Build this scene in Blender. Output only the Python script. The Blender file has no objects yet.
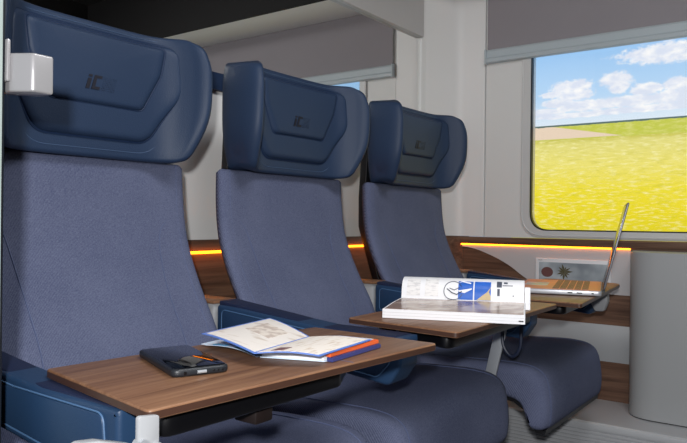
import bpy, bmesh, math, random
from mathutils import Vector, Matrix
random.seed(4)
S = bpy.context.scene
COL = S.collection
PI = math.pi

# ------------------------------------------------------------------ materials
def lin(c):
    return tuple(((v/255)/12.92 if v/255 <= .04045 else ((v/255+.055)/1.055)**2.4) for v in c) + (1,)

def newmat(name):
    m = bpy.data.materials.new(name); m.use_nodes = True
    nt = m.node_tree; b = nt.nodes['Principled BSDF']
    return m, nt, b

def mat(name, c, rough=.5, metal=0, bump=0, bscale=200, spec=.5, coat=0, var=0, vscale=8):
    m, nt, b = newmat(name)
    b.inputs['Base Color'].default_value = lin(c); b.inputs['Roughness'].default_value = rough
    b.inputs['Metallic'].default_value = metal; b.inputs['Specular IOR Level'].default_value = spec
    b.inputs['Coat Weight'].default_value = coat
    tc = nt.nodes.new('ShaderNodeTexCoord')
    n = nt.nodes.new('ShaderNodeTexNoise'); n.inputs['Scale'].default_value = vscale; n.inputs['Detail'].default_value = 4
    nt.links.new(tc.outputs['Object'], n.inputs['Vector'])
    v = var or .03
    mx = nt.nodes.new('ShaderNodeMix'); mx.data_type = 'RGBA'
    l = lin(c)
    mx.inputs[6].default_value = tuple(x*(1-v) for x in l[:3])+(1,); mx.inputs[7].default_value = tuple(min(1, x*(1+v)) for x in l[:3])+(1,)
    nt.links.new(n.outputs['Fac'], mx.inputs[0]); nt.links.new(mx.outputs[2], b.inputs['Base Color'])
    if bump:
        n2 = nt.nodes.new('ShaderNodeTexNoise'); n2.inputs['Scale'].default_value = bscale; n2.inputs['Detail'].default_value = 3
        nt.links.new(tc.outputs['Object'], n2.inputs['Vector'])
        bp = nt.nodes.new('ShaderNodeBump'); bp.inputs['Strength'].default_value = bump; bp.inputs['Distance'].default_value = .002
        nt.links.new(n2.outputs['Fac'], bp.inputs['Height']); nt.links.new(bp.outputs['Normal'], b.inputs['Normal'])
    return m

def emit(name, c, s):
    m, nt, b = newmat(name)
    b.inputs['Base Color'].default_value = lin(c)
    b.inputs['Emission Color'].default_value = lin(c); b.inputs['Emission Strength'].default_value = s
    return m

def mathn(nt, op, a, b=None, c=None):
    n = nt.nodes.new('ShaderNodeMath'); n.operation = op
    for i, v in enumerate((a, b, c)):
        if v is None: continue
        if isinstance(v, (int, float)): n.inputs[i].default_value = v
        else: nt.links.new(v, n.inputs[i])
    return n.outputs[0]

def ramp(nt, fac, stops):
    r = nt.nodes.new('ShaderNodeValToRGB'); nt.links.new(fac, r.inputs['Fac'])
    e = r.color_ramp.elements
    while len(e) < len(stops): e.new(.5)
    for k, (p, c) in enumerate(stops):
        e[k].position = p; e[k].color = lin(c)
    return r.outputs['Color']

def wood(name, dark, mid, light, axis='X', rough=.35, scale=1.0, coat=0):
    m, nt, b = newmat(name)
    tc = nt.nodes.new('ShaderNodeTexCoord'); mp = nt.nodes.new('ShaderNodeMapping')
    st = {'X': (1.2, 26, 26), 'Y': (26, 1.2, 26), 'Z': (26, 26, 1.2)}[axis]
    mp.inputs['Scale'].default_value = tuple(s*scale for s in st)
    nt.links.new(tc.outputs['Object'], mp.inputs['Vector'])
    n = nt.nodes.new('ShaderNodeTexNoise'); n.inputs['Scale'].default_value = 2.2; n.inputs['Detail'].default_value = 8
    n.inputs['Roughness'].default_value = .62; n.inputs['Distortion'].default_value = .6
    nt.links.new(mp.outputs['Vector'], n.inputs['Vector'])
    c = ramp(nt, n.outputs['Fac'], ((.3, dark), (.5, mid), (.72, light)))
    nt.links.new(c, b.inputs['Base Color']); b.inputs['Roughness'].default_value = rough; b.inputs['Specular IOR Level'].default_value = .3
    b.inputs['Coat Weight'].default_value = coat
    b.inputs['Coat Roughness'].default_value = .12
    return m

def fabric(name, dark, light):
    m, nt, b = newmat(name)
    tc = nt.nodes.new('ShaderNodeTexCoord'); sp = nt.nodes.new('ShaderNodeSeparateXYZ')
    nt.links.new(tc.outputs['Object'], sp.inputs[0])
    yz = mathn(nt, 'MULTIPLY', mathn(nt, 'ADD', mathn(nt, 'MULTIPLY', sp.outputs['Y'], 1.4), sp.outputs['Z']), -1)
    yz2 = mathn(nt, 'MULTIPLY', mathn(nt, 'ADD', mathn(nt, 'MULTIPLY', sp.outputs['Y'], .6), mathn(nt, 'MULTIPLY', sp.outputs['Z'], 1.6)), -1)
    x = sp.outputs['X']
    k = 2*PI/.0056
    a = mathn(nt, 'SINE', mathn(nt, 'MULTIPLY', mathn(nt, 'ADD', x, yz), k))
    d = mathn(nt, 'SINE', mathn(nt, 'MULTIPLY', mathn(nt, 'SUBTRACT', x, yz2), k))
    w = mathn(nt, 'MULTIPLY_ADD', mathn(nt, 'MULTIPLY', a, d), .5, .5)
    n = nt.nodes.new('ShaderNodeTexNoise'); n.inputs['Scale'].default_value = 420; n.inputs['Detail'].default_value = 2
    nt.links.new(tc.outputs['Object'], n.inputs['Vector'])
    n3 = nt.nodes.new('ShaderNodeTexNoise'); n3.inputs['Scale'].default_value = 5; n3.inputs['Detail'].default_value = 3
    nt.links.new(tc.outputs['Object'], n3.inputs['Vector'])
    f = mathn(nt, 'ADD', mathn(nt, 'MULTIPLY', w, .50), mathn(nt, 'MULTIPLY', n.outputs['Fac'], .50))
    f = mathn(nt, 'ADD', f, mathn(nt, 'MULTIPLY', mathn(nt, 'SUBTRACT', n3.outputs['Fac'], .5), .25))
    c = ramp(nt, f, ((.2, dark), (.8, light)))
    nt.links.new(c, b.inputs['Base Color']); b.inputs['Roughness'].default_value = .9
    b.inputs['Specular IOR Level'].default_value = .08
    b.inputs['Sheen Weight'].default_value = .0
    bp = nt.nodes.new('ShaderNodeBump'); bp.inputs['Strength'].default_value = .35; bp.inputs['Distance'].default_value = .001
    nt.links.new(f, bp.inputs['Height']); nt.links.new(bp.outputs['Normal'], b.inputs['Normal'])
    return m

def speckle(name, paper, ink, vec_scale, thr, axis_rot=None, rough=.6):
    """paper with rows of faint unreadable print"""
    m, nt, b = newmat(name)
    tc = nt.nodes.new('ShaderNodeTexCoord'); mp = nt.nodes.new('ShaderNodeMapping')
    mp.inputs['Scale'].default_value = vec_scale
    if axis_rot: mp.inputs['Rotation'].default_value = axis_rot
    nt.links.new(tc.outputs['Object'], mp.inputs['Vector'])
    n = nt.nodes.new('ShaderNodeTexNoise'); n.inputs['Scale'].default_value = 1; n.inputs['Detail'].default_value = 2
    nt.links.new(mp.outputs['Vector'], n.inputs['Vector'])
    c = ramp(nt, n.outputs['Fac'], ((thr-.06, paper), (thr+.06, ink)))
    nt.links.new(c, b.inputs['Base Color']); b.inputs['Roughness'].default_value = rough
    return m

M = {}
M['fabric'] = fabric('seat_fabric', (50, 58, 88), (118, 124, 150))
M['seam'] = mat('seam_thread', (84, 94, 128), .8)
M['leather'] = mat('navy_leather', (38, 54, 80), .5, bump=.25, bscale=420, spec=.3)
M['leather_dark'] = mat('navy_leather_crease', (24, 42, 72), .55, spec=.3)
M['rim'] = mat('headrest_piping', (56, 76, 106), .5)
M['logo'] = mat('embossed_logo', (10, 12, 30), .6)
M['shell'] = mat('black_plastic', (16, 17, 22), .45)
M['arm'] = mat('armrest_blue', (34, 58, 88), .42, bump=.15, bscale=500, spec=.35)
M['arm_top'] = mat('armrest_top_leather', (27, 36, 62), .5, bump=.15, bscale=500, spec=.3)
M['piping'] = mat('armrest_piping', (70, 102, 140), .5)
M['wood_table'] = wood('table_walnut', (98, 68, 50), (122, 88, 66), (140, 106, 80), 'X', .42, scale=1.5)
M['wood_wall'] = wood('wall_walnut', (76, 54, 44), (104, 78, 64), (128, 98, 80), 'Y', .4)
M['wood_back'] = wood('back_walnut', (76, 54, 44), (104, 78, 64), (128, 98, 80), 'X', .4)
M['tedge'] = mat('table_edge', (68, 46, 37), .35, var=.15, vscale=60)
M['white_metal'] = mat('white_metal', (160, 162, 166), .35)
M['silver'] = mat('silver_metal', (176, 180, 186), .35, metal=.4)
M['silver_bar'] = mat('blind_bar_aluminium', (176, 186, 192), .4)
M['wall'] = mat('wall_laminate', (226, 226, 226), .5, var=.02, vscale=3)
M['wall2'] = mat('wall_laminate_warm', (218, 218, 217), .5, var=.02, vscale=3)
M['panel'] = mat('grey_panel', (192, 190, 192), .3, var=.02, vscale=3)
M['grey'] = mat('cabinet_grey', (160, 162, 164), .42, var=.02, vscale=2)
M['heater'] = mat('heater_metal', (186, 188, 192), .35, metal=.1)
M['blind'] = mat('blind_cloth', (142, 137, 142), .9, bump=.2, bscale=600)
M['latch'] = mat('latch_brown', (26, 17, 16), .5)
M['rubber'] = mat('window_rubber', (12, 18, 26), .4)
M['frame'] = mat('window_frame', (202, 202, 202), .3)
M['post'] = mat('door_post', (168, 180, 178), .4, metal=.2)
M['clamp'] = mat('brushed_aluminium', (158, 157, 160), .32, metal=.35, bump=.05, bscale=100)
M['dark'] = mat('dark_hall', (12, 10, 12), .8)
M['floor'] = mat('floor_vinyl', (70, 68, 70), .6)
M['black'] = mat('black_gloss', (10, 10, 13), .3)
M['screen'] = mat('phone_glass', (6, 7, 9), .03, spec=.7)
M['case'] = mat('phone_case', (26, 30, 36), .45)
M['white'] = mat('white_paper', (232, 232, 236), .6)
M['led'] = emit('led_amber', (255, 132, 22), 7.0)
M['alu'] = mat('laptop_aluminium', (216, 136, 108), .4, metal=.5)  # salmon tint paints the amber strip's reflection onto silver metal
M['alu_side'] = mat('laptop_side', (172, 175, 182), .3, metal=.3)
M['lidmetal'] = mat('laptop_lid_metal', (92, 92, 98), .35, metal=.5)
M['key'] = mat('laptop_keys', (96, 50, 42), .4, metal=.2)  # brown of the reflected walnut wall put into the key colour
M['lcd'] = mat('laptop_display', (10, 12, 16), .15)
M['cable'] = mat('strap_blue', (24, 34, 58), .5)

m, nt, b = newmat('mirror_glass'); M['mirror'] = m
b.inputs['Metallic'].default_value = 1; b.inputs['Roughness'].default_value = .0; b.inputs['Base Color'].default_value = (.86, .86, .84, 1)
m, nt, b = newmat('window_glass'); M['glass'] = m
g = nt.nodes.new('ShaderNodeBsdfTransparent'); gl = nt.nodes.new('ShaderNodeBsdfGlossy'); gl.inputs['Roughness'].default_value = .02
mx = nt.nodes.new('ShaderNodeMixShader'); mx.inputs[0].default_value = .03
nt.links.new(g.outputs[0], mx.inputs[1]); nt.links.new(gl.outputs[0], mx.inputs[2])
nt.links.new(mx.outputs[0], nt.nodes['Material Output'].inputs['Surface'])

# backlit landscape picture behind the window: sky with clouds above, field below
def landscape():
    m, nt, b = newmat('landscape_print')
    tc = nt.nodes.new('ShaderNodeTexCoord'); sp = nt.nodes.new('ShaderNodeSeparateXYZ')
    nt.links.new(tc.outputs['Object'], sp.inputs[0])
    Y, Z = sp.outputs['Y'], sp.outputs['Z']      # object origin lies on the horizon at Y = 1
    def noise(scale, vs, detail=5, rough=.6, dist=0):
        mp = nt.nodes.new('ShaderNodeMapping'); mp.inputs['Scale'].default_value = vs
        nt.links.new(tc.outputs['Object'], mp.inputs['Vector'])
        n = nt.nodes.new('ShaderNodeTexNoise'); n.inputs['Scale'].default_value = scale; n.inputs['Detail'].default_value = detail
        n.inputs['Roughness'].default_value = rough; n.inputs['Distortion'].default_value = dist
        nt.links.new(mp.outputs['Vector'], n.inputs['Vector']); return n.outputs['Fac']
    def mix(f, a, c):
        x = nt.nodes.new('ShaderNodeMix'); x.data_type = 'RGBA'; x.clamp_factor = True
        nt.links.new(f, x.inputs[0])
        for i, v in ((6, a), (7, c)):
            if isinstance(v, tuple): x.inputs[i].default_value = lin(v)
            else: nt.links.new(v, x.inputs[i])
        return x.outputs[2]
    # sky
    zs = mathn(nt, 'DIVIDE', Z, .32)
    sky = ramp(nt, zs, ((0, (224, 238, 250)), (.35, (184, 218, 249)), (1, (150, 198, 244))))
    warp = noise(9, (1, 1, 1), 3)
    def cloud(cy, cz, ry, rz):
        dy = mathn(nt, 'DIVIDE', mathn(nt, 'SUBTRACT', Y, cy), ry)
        dz = mathn(nt, 'DIVIDE', mathn(nt, 'SUBTRACT', Z, cz), rz)
        r = mathn(nt, 'SQRT', mathn(nt, 'ADD', mathn(nt, 'MULTIPLY', dy, dy), mathn(nt, 'MULTIPLY', dz, dz)))
        return mathn(nt, 'SUBTRACT', 1.42, r)
    cl = None
    for args in ((-.50, .240, .17, .034), (-.13, .150, .075, .024), (-.14, .118, .07, .022), (-.30, .160, .055, .026), (-.31, .128, .035, .022), (-.41, .112, .055, .022),
                 (-.53, .118, .06, .026), (-.05, .125, .045, .012), (-.08, .088, .06, .018), (-.20, .070, .13, .020), (-.36, .072, .12, .020), (-.55, .075, .13, .026), (-.02, .055, .08, .014),
                 (-.45, .040, .30, .012), (-.15, .035, .20, .010), (-.75, .13, .12, .045)):
        c = cloud(*args); cl = c if cl is None else mathn(nt, 'MAXIMUM', cl, c)
    fine = noise(34, (1, 1, 1.6), 5, .65)
    cf = mathn(nt, 'ADD', cl, mathn(nt, 'MULTIPLY', mathn(nt, 'SUBTRACT', fine, .5), 1.7))
    cf = mathn(nt, 'MULTIPLY', mathn(nt, 'SUBTRACT', cf, .12), 2.6)
    cloudcol = mix(mathn(nt, 'MULTIPLY', mathn(nt, 'SUBTRACT', noise(16, (1, 1, 2)), .42), 4), (222, 230, 246), (255, 255, 255))
    sky = mix(cf, sky, cloudcol)
    # field: streaked grass
    zf = mathn(nt, 'DIVIDE', mathn(nt, 'MULTIPLY', Z, -1), .44)
    field = ramp(nt, zf, ((0, (196, 200, 90)), (.13, (200, 196, 72)), (.18, (230, 222, 128)), (.38, (240, 228, 112)), (.6, (241, 224, 44)), (.8, (238, 219, 8)), (1, (226, 210, 4))))
    st = noise(16, (1, 1, 5), 6, .7, .4)
    field = mix(mathn(nt, 'MULTIPLY', mathn(nt, 'SUBTRACT', st, .50), 2.2), field, (196, 190, 16))
    st2 = noise(26, (1, 1, 5), 5, .6)
    field = mix(mathn(nt, 'MULTIPLY', mathn(nt, 'SUBTRACT', st2, .50), 3.4), field, (255, 248, 190))
    # green hill to the right and pale path to the left, both just under the horizon
    hill = mathn(nt, 'SUBTRACT', mathn(nt, 'ADD', mathn(nt, 'MULTIPLY', mathn(nt, 'ADD', Y, .17), .16), .0), Z)   # positive below the slope
    g1 = mathn(nt, 'MULTIPLY', mathn(nt, 'ADD', Z, .062), 200)
    hillc = mix(mathn(nt, 'MULTIPLY', mathn(nt, 'SUBTRACT', noise(30, (1, 1, 3)), .45), 4), (198, 204, 74), (220, 220, 124))
    field = mix(g1, field, hillc)
    # path wedge: between z=-.062 and a line rising to the left
    wedge = mathn(nt, 'SUBTRACT', mathn(nt, 'MULTIPLY', mathn(nt, 'ADD', Y, .05), .19), .003)     # upper limit of the wedge
    up = mathn(nt, 'MULTIPLY', mathn(nt, 'SUBTRACT', mathn(nt, 'MINIMUM', wedge, -.002), Z), 300)
    up = mathn(nt, 'MINIMUM', mathn(nt, 'MAXIMUM', up, 0), 1)
    lo = mathn(nt, 'MINIMUM', mathn(nt, 'MAXIMUM', mathn(nt, 'MULTIPLY', mathn(nt, 'ADD', Z, .058), 300), 0), 1)
    field = mix(mathn(nt, 'MULTIPLY', up, lo), field, (236, 214, 190))
    tree = mathn(nt, 'MULTIPLY', mathn(nt, 'SUBTRACT', mathn(nt, 'ADD', Z, mathn(nt, 'MULTIPLY', fine, .008)), -.003), 900)
    field = mix(tree, field, (88, 112, 108))
    col = mix(mathn(nt, 'MULTIPLY', mathn(nt, 'SUBTRACT', Z, .0), 900), field, sky)
    nt.links.new(col, b.inputs['Emission Color']); b.inputs['Emission Strength'].default_value = 1.0
    b.inputs['Base Color'].default_value = (.01, .01, .01, 1); b.inputs['Roughness'].default_value = .6
    return m
M['landscape'] = landscape()

# ------------------------------------------------------------------ object helpers
WL = {}
def smooth(me, ang=40):
    for p in me.polygons: p.use_smooth = True
    try: me.set_sharp_from_angle(angle=math.radians(ang))
    except Exception: pass

def obj(name, bm, m, parent=None, label=None, at=None, sm=True, ang=40):
    """bm is in world coordinates; parts share the origin of their thing"""
    off = Vector(WL[parent]) if parent is not None else Vector(at or (0, 0, 0))
    bmesh.ops.recalc_face_normals(bm, faces=bm.faces)
    bmesh.ops.translate(bm, verts=bm.verts, vec=-off)
    me = bpy.data.meshes.new(name); bm.to_mesh(me); bm.free()
    o = bpy.data.objects.new(name, me); COL.objects.link(o)
    me.materials.append(M[m] if isinstance(m, str) else m)
    if sm: smooth(me, ang)
    if parent is not None: o.parent = parent
    else: o.location = off
    WL[o] = off
    if label: o['label'] = label
    return o

def tag(o, label, cat, group=None):
    o['label'] = label; o['category'] = cat
    if group: o['group'] = group
    return o

def thing(name, loc, label, cat, group=None):
    o = bpy.data.objects.new(name, None); COL.objects.link(o); o.location = loc; o.empty_display_size = .05
    WL[o] = Vector(loc)
    return tag(o, label, cat, group)

def struct(o):
    o['kind'] = 'structure'; return o

def box(bm, x0, x1, y0, y1, z0, z1, bev=0, seg=2):
    vs = [bm.verts.new((x, y, z)) for x in (x0, x1) for y in (y0, y1) for z in (z0, z1)]
    fs = [bm.faces.new([vs[i] for i in f]) for f in ((0, 1, 3, 2), (4, 6, 7, 5), (0, 4, 5, 1), (2, 3, 7, 6), (0, 2, 6, 4), (1, 5, 7, 3))]
    if bev:
        es = list({e for f in fs for e in f.edges})
        bmesh.ops.bevel(bm, geom=es, offset=bev, segments=seg, profile=.5, affect='EDGES')
    return bm

def B(*a, **k):
    return box(bmesh.new(), *a, **k)

def tube(bm, pts, r, n=8, closed=False):
    P = [Vector(p) for p in pts]; rings = []
    N = len(P); up = None
    for i, p in enumerate(P):
        a = P[i-1] if (i > 0 or closed) else P[i]; c = P[(i+1) % N] if (i < N-1 or closed) else P[i]
        t = (c-a).normalized()
        if up is None: up = t.orthogonal().normalized()
        up = (up - t*up.dot(t)).normalized(); s = t.cross(up)
        rings.append([bm.verts.new(p + (up*math.cos(2*PI*k/n) + s*math.sin(2*PI*k/n))*r) for k in range(n)])
    for i in range(N if closed else N-1):
        A, C = rings[i], rings[(i+1) % N]
        for k in range(n): bm.faces.new((A[k], A[(k+1) % n], C[(k+1) % n], C[k]))
    if not closed:
        bm.faces.new(rings[0][::-1]); bm.faces.new(rings[-1])
    return bm

def smoothpts(ctrl, n=6, closed=False):
    P = [Vector(c) for c in ctrl]; out = []; N = len(P)
    for i in range(N if closed else N-1):
        p0 = P[(i-1) % N] if (closed or i > 0) else P[i]; p1 = P[i]; p2 = P[(i+1) % N]
        p3 = P[(i+2) % N] if (closed or i < N-2) else p2
        for k in range(n):
            t = k/n
            out.append(.5*((2*p1) + (p2-p0)*t + (2*p0-5*p1+4*p2-p3)*t*t + (3*p1-p0-3*p2+p3)*t**3))
    if not closed: out.append(P[-1])
    return out

def rpoly(pts, rad, n=6):
    """polygon (2D) with rounded corners; rad: number or list"""
    out = []; N = len(pts)
    for i in range(N):
        p = Vector(pts[i]); a = Vector(pts[i-1]); c = Vector(pts[(i+1) % N])
        r = rad[i] if isinstance(rad, (list, tuple)) else rad
        if r <= 0: out.append(p); continue
        u = (a-p).normalized(); v = (c-p).normalized()
        ang = u.angle(v); d = min(r/math.tan(ang/2), (a-p).length*.49, (c-p).length*.49)
        s = p+u*d; e = p+v*d
        for k in range(n+1):
            t = k/n
            out.append((1-t)**2*s + 2*t*(1-t)*p + t*t*e)
    return out

def loft(bm, secs, cap=True):
    R = [[bm.verts.new(v) for v in s] for s in secs]; n = len(R[0])
    for i in range(len(R)-1):
        for k in range(n): bm.faces.new((R[i][k], R[i][(k+1) % n], R[i+1][(k+1) % n], R[i+1][k]))
    if cap:
        bm.faces.new(R[0][::-1]); bm.faces.new(R[-1])
    return bm

def inset2(poly, d):
    """offset a closed 2D polygon inwards by d"""
    A = sum(poly[i-1][0]*poly[i][1]-poly[i][0]*poly[i-1][1] for i in range(len(poly)))
    s = 1 if A > 0 else -1; out = []
    for i in range(len(poly)):
        a = Vector(poly[i-1]); p = Vector(poly[i]); c = Vector(poly[(i+1) % len(poly)])
        t = (c-a)
        if t.length < 1e-9: out.append(p); continue
        t.normalize(); out.append(p + Vector((-t.y, t.x))*s*d)
    return out

def slab(bm, poly, w0, w1, r, fn, seg=5):
    """extrude a 2D outline from w0 to w1 with rounded rims; fn(p, w) -> 3D"""
    secs = []
    for k in range(seg+1):
        a = PI/2*k/seg; secs.append((w0 + r*(1-math.sin(a)), r*(1-math.cos(a))))
    secs = [(w0 + r*(1-math.cos(PI/2*k/seg)), r*(1-math.sin(PI/2*k/seg))) for k in range(seg+1)]
    secs += [(w1 - r*(1-math.cos(PI/2*k/seg)), r*(1-math.sin(PI/2*k/seg))) for k in range(seg, -1, -1)]
    return loft(bm, [[fn(p, w) for p in inset2(poly, ins)] for w, ins in secs])

def interp(tab, z):
    if z <= tab[0][0]: return tab[0][1]
    for (a, va), (c, vc) in zip(tab, tab[1:]):
        if z <= c:
            t = (z-a)/(c-a); return va+(vc-va)*t
    return tab[-1][1]
def sinterp(tab, z):
    """Catmull-Rom through the table"""
    n = len(tab)
    if z <= tab[0][0]: return tab[0][1]
    if z >= tab[-1][0]: return tab[-1][1]
    for i in range(n-1):
        if z <= tab[i+1][0]:
            t = (z-tab[i][0])/(tab[i+1][0]-tab[i][0])
            p1, p2 = tab[i][1], tab[i+1][1]
            h = tab[i+1][0]-tab[i][0]
            m1 = (p2-tab[i-1][1])/(tab[i+1][0]-tab[i-1][0])*h if i > 0 else (p2-p1)
            m2 = (tab[i+2][1]-p1)/(tab[i+2][0]-tab[i][0])*h if i < n-2 else (p2-p1)
            return (2*t**3-3*t*t+1)*p1+(t**3-2*t*t+t)*m1+(-2*t**3+3*t*t)*p2+(t**3-t*t)*m2

XW, YB = 2.67, 1.43          # window wall and back wall

# ------------------------------------------------------------------ the room
struct(obj('floor', B(-1.2, XW+.05, -.8, YB+.05, -.04, 0), 'floor'))
struct(obj('ceiling', B(-1.2, 2.40, -.8, YB, 2.2, 2.24), 'dark'))
struct(obj('ceiling_cove', B(2.40, XW+.06, -.8, YB-.02, 1.905, 1.94, bev=.004), 'wall'))
struct(obj('trim_8', B(2.385, 2.40, -.8, YB, 1.905, 2.2), 'dark'))
struct(obj('wall_front', B(-1.2, XW+.05, -.85, -.8, 0, 2.24), 'dark'))

# back wall: white laminate above, walnut below, mirror band at the top
bw = struct(obj('wall_back', B(-.6, 2.72, YB+.012, YB+.06, 0, 2.24), 'wall'))
struct(obj('trim_1', B(-.6, 2.60, YB-.004, YB+.012, .30, .862, bev=.002), 'wood_back'))
struct(obj('trim_2', B(-.6, 2.497, YB-.006, YB+.012, 1.285, 1.335, bev=.003), 'leather_dark'))
struct(obj('trim_3', B(-.6, 2.497, YB-.012, YB+.012, 1.694, 2.2, bev=.003), 'panel'))
# chamfered corner between mirror and window wall
bm = bmesh.new()
prof = rpoly([(2.497, YB), (2.52, YB-.008), (XW-.006, YB-.10), (XW-.006, 1.217), (XW+.05, 1.217), (XW+.05, YB+.05), (2.497, YB+.05)], [.004, .02, .06, .003, 0, 0, 0])
loft(bm, [[(p.x, p.y, z) for p in prof] for z in (.86, 2.2)])
struct(obj('trim_4', bm, 'wall'))
bm = bmesh.new()
prof = rpoly([(2.49, YB), (2.52, YB-.01), (XW-.008, YB-.122), (XW+.05, YB-.122), (XW+.05, YB+.05), (2.49, YB+.05)], [.004, .02, .03, 0, 0, 0])
loft(bm, [[(p.x, p.y, z) for p in prof] for z in (.25, .858)])
struct(obj('trim_5', bm, 'wood_wall'))

mir = obj('wall_mirror', B(-.3, 2.4965, YB+.008, YB+.0115, 1.335, 1.694), 'mirror', at=(1.1, YB, 1.335), sm=False)
tag(mir, 'long horizontal mirror on the wall above the three train seats', 'mirror')

# window wall with its rounded opening
WY0, WY1, WZ0, WZ1 = -.36, 1.016, .888, 1.70
def wfn(p, w): return (w, p[0], p[1])
def rr(y0, y1, z0, z1, r): return rpoly([(y0, z0), (y1, z0), (y1, z1), (y0, z1)], r, 8)
def ring(bm, outer, inner, x0, x1):
    """plate with a hole between two outlines of equal vertex count"""
    O0 = [bm.verts.new((x0, p[0], p[1])) for p in outer]; I0 = [bm.verts.new((x0, p[0], p[1])) for p in inner]
    O1 = [bm.verts.new((x1, p[0], p[1])) for p in outer]; I1 = [bm.verts.new((x1, p[0], p[1])) for p in inner]
    n = len(outer)
    for k in range(n):
        j = (k+1) % n
        bm.faces.new((O0[k], O0[j], I0[j], I0[k])); bm.faces.new((O1[k], I1[k], I1[j], O1[j]))
        bm.faces.new((O0[k], O1[k], O1[j], O0[j])); bm.faces.new((I0[k], I0[j], I1[j], I1[k]))
    return bm
outer = rr(-.8, 1.213, .858, 1.92, .0001); inner = rr(WY0, WY1, WZ0, WZ1, .075)
struct(obj('wall_window', ring(bmesh.new(), outer, inner, XW, XW+.05), 'wall2', ang=20))
win = struct(obj('window_1', ring(bmesh.new(), rr(WY0-.036, WY1+.036, WZ0-.024, WZ1+.03, .10), rr(WY0, WY1, WZ0, WZ1, .075), XW-.010, XW+.012), 'frame', ang=20))
bm = bmesh.new(); tube(bm, [(XW-.008, p.x, p.y) for p in rr(WY0-.032, WY1+.032, WZ0-.020, WZ1+.026, .096)], .0035, 8, True)
obj('frame_bead', bm, 'frame', win)
obj('rubber_seal', ring(bmesh.new(), rr(WY0-.002, WY1+.002, WZ0-.002, WZ1+.002, .077), rr(WY0+.005, WY1-.005, WZ0+.005, WZ1-.005, .071), XW-.004, XW+.014), 'rubber', win, ang=20)
obj('glass_pane', B(XW+.014, XW+.018, WY0+.002, WY1-.002, WZ0+.002, WZ1-.002), 'glass', win, sm=False)
ls = obj('landscape_backdrop', B(XW+.054, XW+.058, WY0-.1, WY1+.1, WZ0-.08, WZ1+.1), 'landscape', at=(XW+.054, 1.0, 1.315), sm=False)
tag(ls, 'backlit picture of cloudy blue sky over a yellow field filling the window', 'picture')

# roller blind
bl = thing('roller_blind', (XW, .4, 1.586), 'grey purple roller blind pulled a little way down over the window', 'blind')
obj('blind_fabric', B(XW-.014, XW-.012, -.5, 1.203, 1.63, 1.904), 'blind', bl, sm=False)
bm = bmesh.new()
prof = rpoly([(-.008, 1.584), (-.026, 1.588), (-.028, 1.602), (-.020, 1.610), (-.024, 1.634), (-.018, 1.642), (-.008, 1.642)], .003, 3)
loft(bm, [[(XW+p.x, y, p.y) for p in prof] for y in (-.5, 1.207)])
obj('bottom_bar', bm, 'silver_bar', bl)
obj('end_cap', B(XW-.030, XW-.004, 1.203, 1.211, 1.582, 1.644, bev=.002), 'silver_bar', bl)

# ledge, LED and the panels under the window
bm = B(XW-.022, XW+.01, -.8, 1.32, .829, .857, bev=.003)
struct(obj('window_sill', bm, 'wood_wall'))
struct(obj('trim_6', B(XW-.006, XW+.05, -.8, 1.32, .25, .829), 'wood_wall'))
def fn_x(p, w): return (w, p[0], p[1])
gp = rpoly([(.622, .652), (1.33, .652), (1.33, .826), (.622, .826)], [.0, .0, 0, 0])
# upper grey panel: its far lower corner sweeps up in a long arc of walnut
arc = [(1.31, .815), (1.25, .806), (1.19, .786), (1.14, .765), (1.09, .738), (1.05, .710), (1.01, .685), (.96, .664), (.90, .653)]
gp = [Vector((.625, .827)), Vector((1.33, .827))] + smoothpts(arc, 3) + [Vector((.625, .652))]
bm = bmesh.new(); loft(bm, [[(x, p.x, p.y) for p in gp] for x in (XW-.011, XW)])
struct(obj('trim_7', bm, 'panel', ang=20))
M['panel_low'] = mat('grey_panel_low', (166, 169, 173), .4)
struct(obj('baseboard_window', B(XW-.009, XW, .612, 1.31, .397, .536, bev=.001), 'panel_low'))
obj_led = obj('led_strip', B(XW-.017, XW-.010, .625, 1.315, .8225, .8280, bev=.001), 'led', at=(XW, .9, .825))
tag(obj_led, 'glowing amber light strip under the wooden ledge of the window wall', 'light strip')
o = obj('led_strip', B(-.5, 2.56, YB-.014, YB-.004, .824, .831, bev=.001), 'led', at=(1.1, YB, .825))
tag(o, 'glowing amber light strip running behind the seats along the back wall', 'light strip')

# heater duct with ribbed front
bm = bmesh.new()
pr = [(XW, 0), (2.338, 0), (2.338, .018)]
z = .02
while z < .222:
    pr += [(2.338, z), (2.3435, z+.0015), (2.3435, z+.0045), (2.338, z+.0065)]; z += .0125
pr += [(2.337, .236), (2.339, .245), (2.347, .25), (XW, .25)]
loft(bm, [[(p[0], y, p[1]) for p in pr] for y in (-.8, YB-.0)])
ht = obj('heater_duct', bm, 'heater', at=(2.5, .3, 0), ang=25)
tag(ht, 'long grey metal heater duct with a ribbed front at the foot of the window wall', 'heater')

# rounded grey unit under the window
bm = bmesh.new()
pr = rpoly([(XW-.012, .612), (2.471, .590), (2.471, .16), (XW-.012, .13)], [.002, .115, .115, .002], 12)
loft(bm, [[(p.x, p.y, z) for p in pr] for z in (.254, .822)])
cb = obj('wall_unit', bm, 'grey', at=(2.57, .39, .251), ang=50)
tag(cb, 'tall smooth grey unit with rounded corners standing on the heater duct under the window', 'cabinet')
bm = bmesh.new()
pr2 = [Vector((p.x + (.004 if p.x < XW-.05 else 0), p.y*1.0)) for p in pr]
loft(bm, [[(p.x, p.y, z) for p in pr2] for z in (.25, .2545)])
obj('foot_strip', bm, 'shell', cb)

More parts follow.
